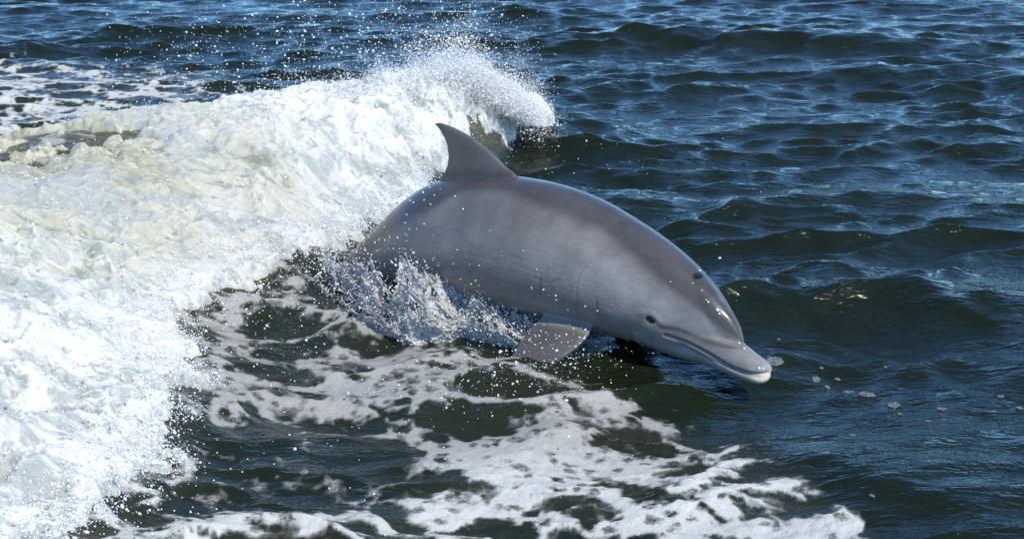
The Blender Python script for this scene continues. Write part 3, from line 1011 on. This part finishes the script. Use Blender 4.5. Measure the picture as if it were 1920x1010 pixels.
def droplets(name, P, rad, label, tree=TREE_W, stretch=0.5, cat='spray'):
    P = np.asarray(P); n = len(P)
    me = bpy.data.meshes.new(name); me.vertices.add(n); me.vertices.foreach_set('co', P.astype(np.float32).ravel())
    s = np.repeat(np.asarray(rad)[:, None], 3, 1)
    s = s * (1 + stretch * np.abs(rng.normal(0, 0.6, (n, 3))))
    a = me.attributes.new('size', 'FLOAT_VECTOR', 'POINT'); a.data.foreach_set('vector', s.astype(np.float32).ravel())
    a = me.attributes.new('turn', 'FLOAT_VECTOR', 'POINT'); a.data.foreach_set('vector', rng.uniform(0, 6.28, (n, 3)).astype(np.float32).ravel())
    me.update()
    o = link(name, me, None, kind='stuff', label=label, cat=cat)
    md = o.modifiers.new('drops', 'NODES'); md.node_group = tree
    return o


def lognorm(n, med, sig, hi):
    return np.minimum(med * np.exp(rng.normal(0, sig, n)), hi)


# -- granular water riding on the foam of the wave
WV = cof[used]; wm = mask[used]; wp = prof[used]; wsd = side_[used]; wsr = s_[used]
wgt = np.where(wm > 0.25, 1.0, 0.0)
wgt = wgt * (0.06 + 1.4 * sstep(0.45, 0.05, wp) + 0.8 * sstep(0.35, 0.1, wsr))
pr = wgt / wgt.sum()
n = 80000
idx = rng.choice(len(WV), n, p=pr)
off = rng.normal(0, 0.014, (n, 3)); hgt = rng.exponential(0.010, n); tiny = rng.uniform(size=n) < 0.65; hgt = np.where(tiny, hgt * 2.4, hgt)
clump = np.clip(0.5 + 1.4 * fbm2(WV[idx, 0] * 5 + 2, WV[idx, 1] * 5, 3), 0, 2)
P = WV[idx] + off; P[:, 2] += 0.002 + hgt * (0.3 + clump * 1.4)
droplets('wave_spray', P, lognorm(n, 0.0014, 0.5, 0.006) * np.where(tiny, 0.5, 1.0), 'fine white droplets flying off the face of the breaking wave')

# -- the plume thrown up at the far end of the crest
n = 190000
t_ = rng.beta(1.3, 1.5, n)
ridge_w = np.array([(1000, 222), (975, 200), (945, 172), (915, 140), (880, 125), (830, 130), (770, 150), (700, 168), (620, 180), (540, 186), (460, 192), (400, 200)], float)
k = t_ * (len(ridge_w) - 1); i = np.minimum(k.astype(int), len(ridge_w) - 2); f = (k - i)[:, None]
base = ridge_w[i] * (1 - f) + ridge_w[i + 1] * f
fine_ = rng.uniform(size=n) < 0.6
lift = rng.exponential(1.0, n) * np.where(fine_, 1.25, 1.0) * np.interp(k, [0, 2, 4, 5.5, 8, 11], [11, 13, 17, 15, 6, 2.5])
clm = np.clip(1 + 1.6 * fbm2(base[:, 0] / 26, lift / 40, 3), 0.15, 2)
lift = lift * clm
u = base[:, 0] + rng.normal(0, 14, n) - lift * 0.20 * (base[:, 0] < 930) + lift * 0.30 * (base[:, 0] > 930)
v = base[:, 1] + rng.uniform(0, 1, n) * np.interp(k, [0, 1, 3, 5], [18, 28, 60, 60]) - lift
y = np.interp(k, [0, 2, 4, 6, 8, 11], [8.9, 8.8, 8.6, 8.3, 7.9, 7.5]) + rng.normal(0, 0.12, n) - 0.1
P = np.array([at_y(a, b, c) for a, b, c in zip(u, v, y)])
droplets('crest_spray', P, lognorm(n, 0.0014, 0.5, 0.007) * np.where(fine_, 0.5, 1.0), 'white plume of spray bursting from the wave crest beyond the dorsal fin')

# -- droplets flung high over the water behind the crest
n = 6000
u = rng.uniform(180, 1010, n)
q = rng.beta(1.1, 2.2, n)
v = np.interp(u, [180, 400, 700, 950, 1010], [175, 165, 130, 95, 110]) - q * 190 + 12 * np.sin(u / 60)
arc = 0.5 + 0.5 * np.sin(u / 37 + v / 21) * np.sin(u / 90 - v / 33)
kp = (rng.uniform(size=n) < (0.25 + 0.75 * arc) * np.interp(u, [180, 300, 600, 900, 1010], [0.15, 0.45, 0.9, 1.0, 0.3])) & (v > -25)
y = rng.normal(8.4, 0.45, n)
P = np.array([at_y(a, b, c) for a, b, c in zip(u[kp], v[kp], y[kp])])
droplets('flung_drops', P, lognorm(len(P), 0.0014, 0.6, 0.006), 'scattered single droplets hanging in the air above the far water')

# -- drops over the dark water between wave and tail, along the foot of the wave and round the flippers
def px_cloud(n, cu, cv, su, sv, z0, dz):
    u = rng.normal(cu, su, n); v = rng.normal(cv, sv, n)
    z = z0 + rng.exponential(dz, n)
    return np.array([on_z(a, b, c) for a, b, c in zip(u, v, z)])


clouds = []
for spec in [(1700, 690, 405, 50, 34, 0.10, 0.10), (900, 760, 350, 40, 30, 0.15, 0.1), (1200, 600, 455, 32, 34, 0.12, 0.06), (900, 480, 520, 70, 30, 0.06, 0.05),
             (800, 300, 690, 50, 70, 0.08, 0.07), (600, 250, 850, 70, 60, 0.08, 0.06), (800, 120, 950, 80, 40, 0.06, 0.06), (500, 380, 570, 60, 30, 0.06, 0.04),
             (600, 1010, 235, 24, 16, 0.10, 0.12), (150, 560, 640, 120, 50, 0.02, 0.03), (260, 900, 690, 90, 40, 0.02, 0.03), (150, 1010, 690, 60, 25, 0.02, 0.03), (150, 1100, 655, 50, 28, 0.03, 0.03),
             (120, 700, 760, 240, 90, 0.015, 0.02), (12, 1340, 470, 60, 60, 0.05, 0.1), (60, 1000, 300, 120, 30, 0.05, 0.1)]:
    clouds.append(px_cloud(*spec))
P = np.vstack(clouds)
droplets('scattered_drops', P, lognorm(len(P), 0.0013, 0.5, 0.0045), 'clear and white droplets scattered low over the water round the dolphin', TREE_G)

# -- the splash along the flank: torn sheets of water plus their drops
def splash_material():
    t = NT('clear_splash_water')
    tc = t.n('ShaderNodeTexCoord').outputs['Object']
    n1 = t.noise(tc, 34, 5, 0.65, 0.8)
    n2 = t.noise(tc, 110, 3, 0.6, 0.3)
    b = t.n('ShaderNodeBump', {'Height': t.math('ADD', n1, t.math('MULTIPLY', n2, 0.4)), 'Strength': 1.0, 'Distance': 0.02}).outputs[0]
    g_ = t.n('ShaderNodeBsdfPrincipled', {'Base Color': (0.95, 0.97, 0.97, 1), 'Roughness': 0.05, 'IOR': 1.333, 'Transmission Weight': 1.0, 'Normal': b})
    wh = t.n('ShaderNodeBsdfPrincipled', {'Base Color': (0.70, 0.70, 0.67, 1), 'Roughness': 0.3, 'IOR': 1.333, 'Normal': b})
    tr = t.n('ShaderNodeBsdfTransparent')
    veil = t.ss(t.math('ADD', n1, t.math('MULTIPLY', t.math('SUBTRACT', n2, 0.5), 0.8)), 0.30, 0.58)
    m1 = t.n('ShaderNodeMixShader', {0: 0.55, 1: g_.outputs[0], 2: tr.outputs[0]})
    m2 = t.n('ShaderNodeMixShader', {0: t.math('MULTIPLY', t.math('ADD', veil, 0.12), 0.85), 1: m1.outputs[0], 2: wh.outputs[0]})
    t.t.links.new(m2.outputs[0], t.out.inputs[0])
    return t.m


SPL = splash_material()
BASEPX = np.array([(600, 540), (640, 568), (700, 600), (760, 618), (820, 628), (880, 618), (940, 628), (1000, 642), (1045, 655)], float)
HTOP = np.array([0.12, 0.23, 0.28, 0.31, 0.34, 0.33, 0.27, 0.20, 0.08])
Vs, Fs, dropP = [], [], []
for layer in range(4):
    nu, nvv = 260, 90
    U_, H_ = np.meshgrid(np.linspace(0, 1, nu), np.linspace(0, 1, nvv))
    U_, H_ = U_.ravel(), H_.ravel()
    k = U_ * (len(BASEPX) - 1)
    bu = np.interp(k, range(len(BASEPX)), BASEPX[:, 0]); bvv = np.interp(k, range(len(BASEPX)), BASEPX[:, 1])
    d = np.stack([(bu - 960) / F, CP + (505 - bvv) / F * SP, -SP + (505 - bvv) / F * CP], 1)
    B = CAMV + d * ((0.0 - CAM_H) / d[:, 2])[:, None]
    o = layer * 13.7
    hmax = np.interp(k, range(len(BASEPX)), HTOP) * (0.90 + 0.7 * fbm2(U_ * 7 + o, U_ * 0 + o, 3)) * (1.0 - 0.16 * layer)
    H = H_ * hmax
    back = 0.03 - 0.05 * layer
    P = B.copy()
    P[:, 2] += H - 0.03
    P[:, 1] += back + H * (0.42 - 0.22 * layer) + 0.05 * fbm2(U_ * 9 + o, H_ * 2, 4)
    P[:, 0] += 0.04 * fbm2(U_ * 10 + o + 5, H_ * 2.5, 3) - H * 0.25
    rr = 0.022 * fbm2(U_ * 34 + o, H_ * 5, 4, 0.6)
    P[:, 1] -= rr; P[:, 2] += rr * 0.6
    hole = np.abs(fbm2(U_ * 16 + o, H_ * 2.4 + o, 4, 0.6)) * 2.2 + 0.5 * fbm2(U_ * 40, H_ * 7 + o, 3)
    ok = hole < 1.0 - 0.60 * H_ ** 1.6
    ok &= H_ < 0.97 - 0.4 * np.abs(fbm2(U_ * 30 + o, U_ * 0, 3))
    fcs = grid_faces(nvv, nu)
    fcs = fcs[ok[fcs].all(1)]
    off = sum(len(v_) for v_ in Vs)
    Vs.append(P); Fs.append(fcs + off)
    # drops torn from its upper edge
    nd = 1300
    ii = rng.choice(len(P), nd, p=(0.2 + H_ ** 1.5) / (0.2 + H_ ** 1.5).sum())
    dp = P[ii] + rng.normal(0, 0.016, (nd, 3)); dp[:, 2] += rng.exponential(0.016, nd)
    dropP.append(dp)
Vs = np.vstack(Vs); Fs = np.vstack(Fs)
us = np.zeros(len(Vs), bool); us[Fs.ravel()] = True
rmp = np.cumsum(us) - 1
sp = link('flank_splash', mesh_np('flank_splash', Vs[us], rmp[Fs]), SPL, kind='stuff', label='torn glassy sheets of water thrown up along the lower flank of the dolphin', cat='splash')
so_ = sp.modifiers.new('thickness', 'SOLIDIFY'); so_.thickness = 0.004
dropP = np.vstack(dropP)
droplets('splash_drops', dropP, lognorm(len(dropP), 0.0012, 0.5, 0.004), 'bright water drops thrown off the splash in front of the dolphin', TREE_G)

# -- beads of water clinging to the skin
beads, br = [], []
for (u, v, r_) in [(1345, 581, 3.2), (1349, 588, 2.0), (1328, 566, 2.0), (1324, 562, 1.5), (1312, 507, 2.2), (1299, 531, 1.4), (1316, 544, 1.5), (1257, 528, 1.3), (1395, 653, 2.4), (1423, 690, 2.8),
                   (1386, 643, 2.0), (1065, 580, 2.2), (1019, 543, 2.0), (1042, 554, 2.0), (1043, 562, 1.6), (1097, 574, 1.4), (1120, 583, 1.6), (868, 392, 2.0), (853, 368, 1.6), (807, 383, 1.8), (795, 375, 1.6),
                   (762, 402, 1.6), (760, 418, 1.8), (703, 455, 2.6), (710, 450, 1.6), (730, 442, 1.4)] + [(rng.uniform(990, 1100), rng.uniform(605, 660), rng.uniform(0.9, 2.0)) for _ in range(35)] + \
        [(rng.uniform(680, 1060), rng.uniform(420, 560), rng.uniform(0.6, 1.4)) for _ in range(30)]:
    p = hit(u, v)
    if p is not None:
        beads.append(p + (CAMV - p) / np.linalg.norm(CAMV - p) * 0.001); br.append(r_ * 0.0018)
droplets('skin_beads', np.array(beads), np.array(br), 'small beads of water clinging to the wet skin of the dolphin', TREE_G, stretch=0.2, cat='water drops')

# ------------------------------------------------------------------ little rafts of bubbles drifting ahead of the beak
tr_ = NT('bubble_raft_foam')
tc = tr_.n('ShaderNodeTexCoord').outputs['Object']
nn = tr_.noise(tc, 150, 4, 0.6)
bb = tr_.n('ShaderNodeBump', {'Height': nn, 'Strength': 0.7, 'Distance': 0.003}).outputs[0]
cc = tr_.mixc(tr_.ss(nn, 0.35, 0.65), (0.03, 0.045, 0.045), (0.24, 0.26, 0.26))
pp = tr_.n('ShaderNodeBsdfPrincipled', {'Base Color': cc, 'Roughness': 0.25, 'Normal': bb, 'IOR': 1.33})
tr_.t.links.new(pp.outputs[0], tr_.out.inputs[0])


def surf_z(x, y):
    xx = np.array([x], float); yy = np.array([y], float)
    dx_, dy_, dz_, *_ = sea_height(xx, yy, np.full(1, 0.012))
    return float(dx_[0]), float(dy_[0]), float(dz_[0])


seabv = BVHTree.FromPolygons([tuple(c) for c in co[:nr_ * nc_].tolist()], [tuple(f_) for f_ in faces[(np.abs(co[faces[:, 0], 0]) < 2.6) & (co[faces[:, 0], 1] > 3.2) & (co[faces[:, 0], 1] < 12)].tolist()])


def sea_hit(u, v):
    h = seabv.ray_cast(Vector(CAMV), Vector(ray(u, v)).normalized())
    return h[0], h[1]


RAFTS = [(1675, 759, 15, 'largest round raft of bubbles on the dark water right of the beak'),
         (1625, 739, 14, 'second largest round raft of bubbles, just up and left of the largest one'),
         (1591, 734, 11, 'oval raft of bubbles directly left of the second largest one'),
         (1530, 711, 12, 'oval raft of bubbles nearest to the beak tip in the drifting line'),
         (1551, 726, 8, 'small raft of bubbles third in the line, between two ovals'),
         (1765, 766, 9, 'faint raft of bubbles right of the largest one'),
         (1876, 743, 7, 'small bright raft of bubbles close to the right edge of the view'),
         (1597, 815, 7, 'lone small raft of bubbles below the drifting line'),
         (1452, 677, 19, 'long thin streak of foam just behind and above the beak tip'),
         (1687, 776, 5, 'tiny fleck of bubbles just below the largest round raft'), (1740, 789, 5, 'tiny fleck of bubbles lowest in the drifting line, below the faint raft'), (1911, 765, 6, 'tiny fleck of bubbles touching the right edge of the view'), (1570, 711, 5, 'tiny fleck of bubbles between the oval nearest the beak and the second largest raft'), (1635, 929, 5, 'tiny fleck of bubbles alone near the bottom right, beside the foreground foam'), (1660, 688, 4, 'tiny fleck of bubbles alone above the largest round raft'), (1460, 636, 4, 'tiny fleck of bubbles on the dark swell directly above the beak tip'), (1540, 690, 4, 'tiny fleck of bubbles just above the oval raft nearest the beak tip')]
for (u, v, rp, lab) in RAFTS:
    p, nor = sea_hit(u, v)
    if p is None: continue
    R = rp * (p - Vector(CAMV)).length / F
    bm = bmesh.new()
    ph0 = rng.uniform(0, 6)
    c_ = bm.verts.new((0, 0, 0.0006))
    rings = []
    for j, (fr, z) in enumerate([(0.35, 0.0008), (0.7, 0.0008), (0.92, 0.0022), (1.0, 0.0005), (1.03, -0.003)]):
        ring = []
        for q in range(28):
            a_ = q / 28 * 2 * math.pi
            w_ = 1 + 0.10 * math.sin(2 * a_ + ph0) + 0.06 * math.sin(5 * a_ + ph0 * 2) + 0.04 * rng.normal() * (j > 1)
            ring.append(bm.verts.new((R * fr * w_ * math.cos(a_), R * fr * w_ * math.sin(a_) * 0.68, z * (1 + 0.2 * rng.normal()))))
        rings.append(ring)
    for q in range(28):
        bm.faces.new((c_, rings[0][q], rings[0][(q + 1) % 28]))
        for j in range(4):
            bm.faces.new((rings[j][q], rings[j + 1][q], rings[j + 1][(q + 1) % 28], rings[j][(q + 1) % 28]))
    me = bpy.data.meshes.new('bubble_raft'); bm.to_mesh(me); bm.free()
    me.polygons.foreach_set('use_smooth', np.ones(len(me.polygons), bool))
    o = link('bubble_raft', me, tr_.m, label=lab or 'tiny fleck of bubbles on the open water to the right of the dolphin', cat='foam patch', group='rafts of bubbles drifting right of the dolphin')
    o.location = p + nor * 0.001
    o.rotation_euler = nor.to_track_quat('Z', 'Y').to_euler()
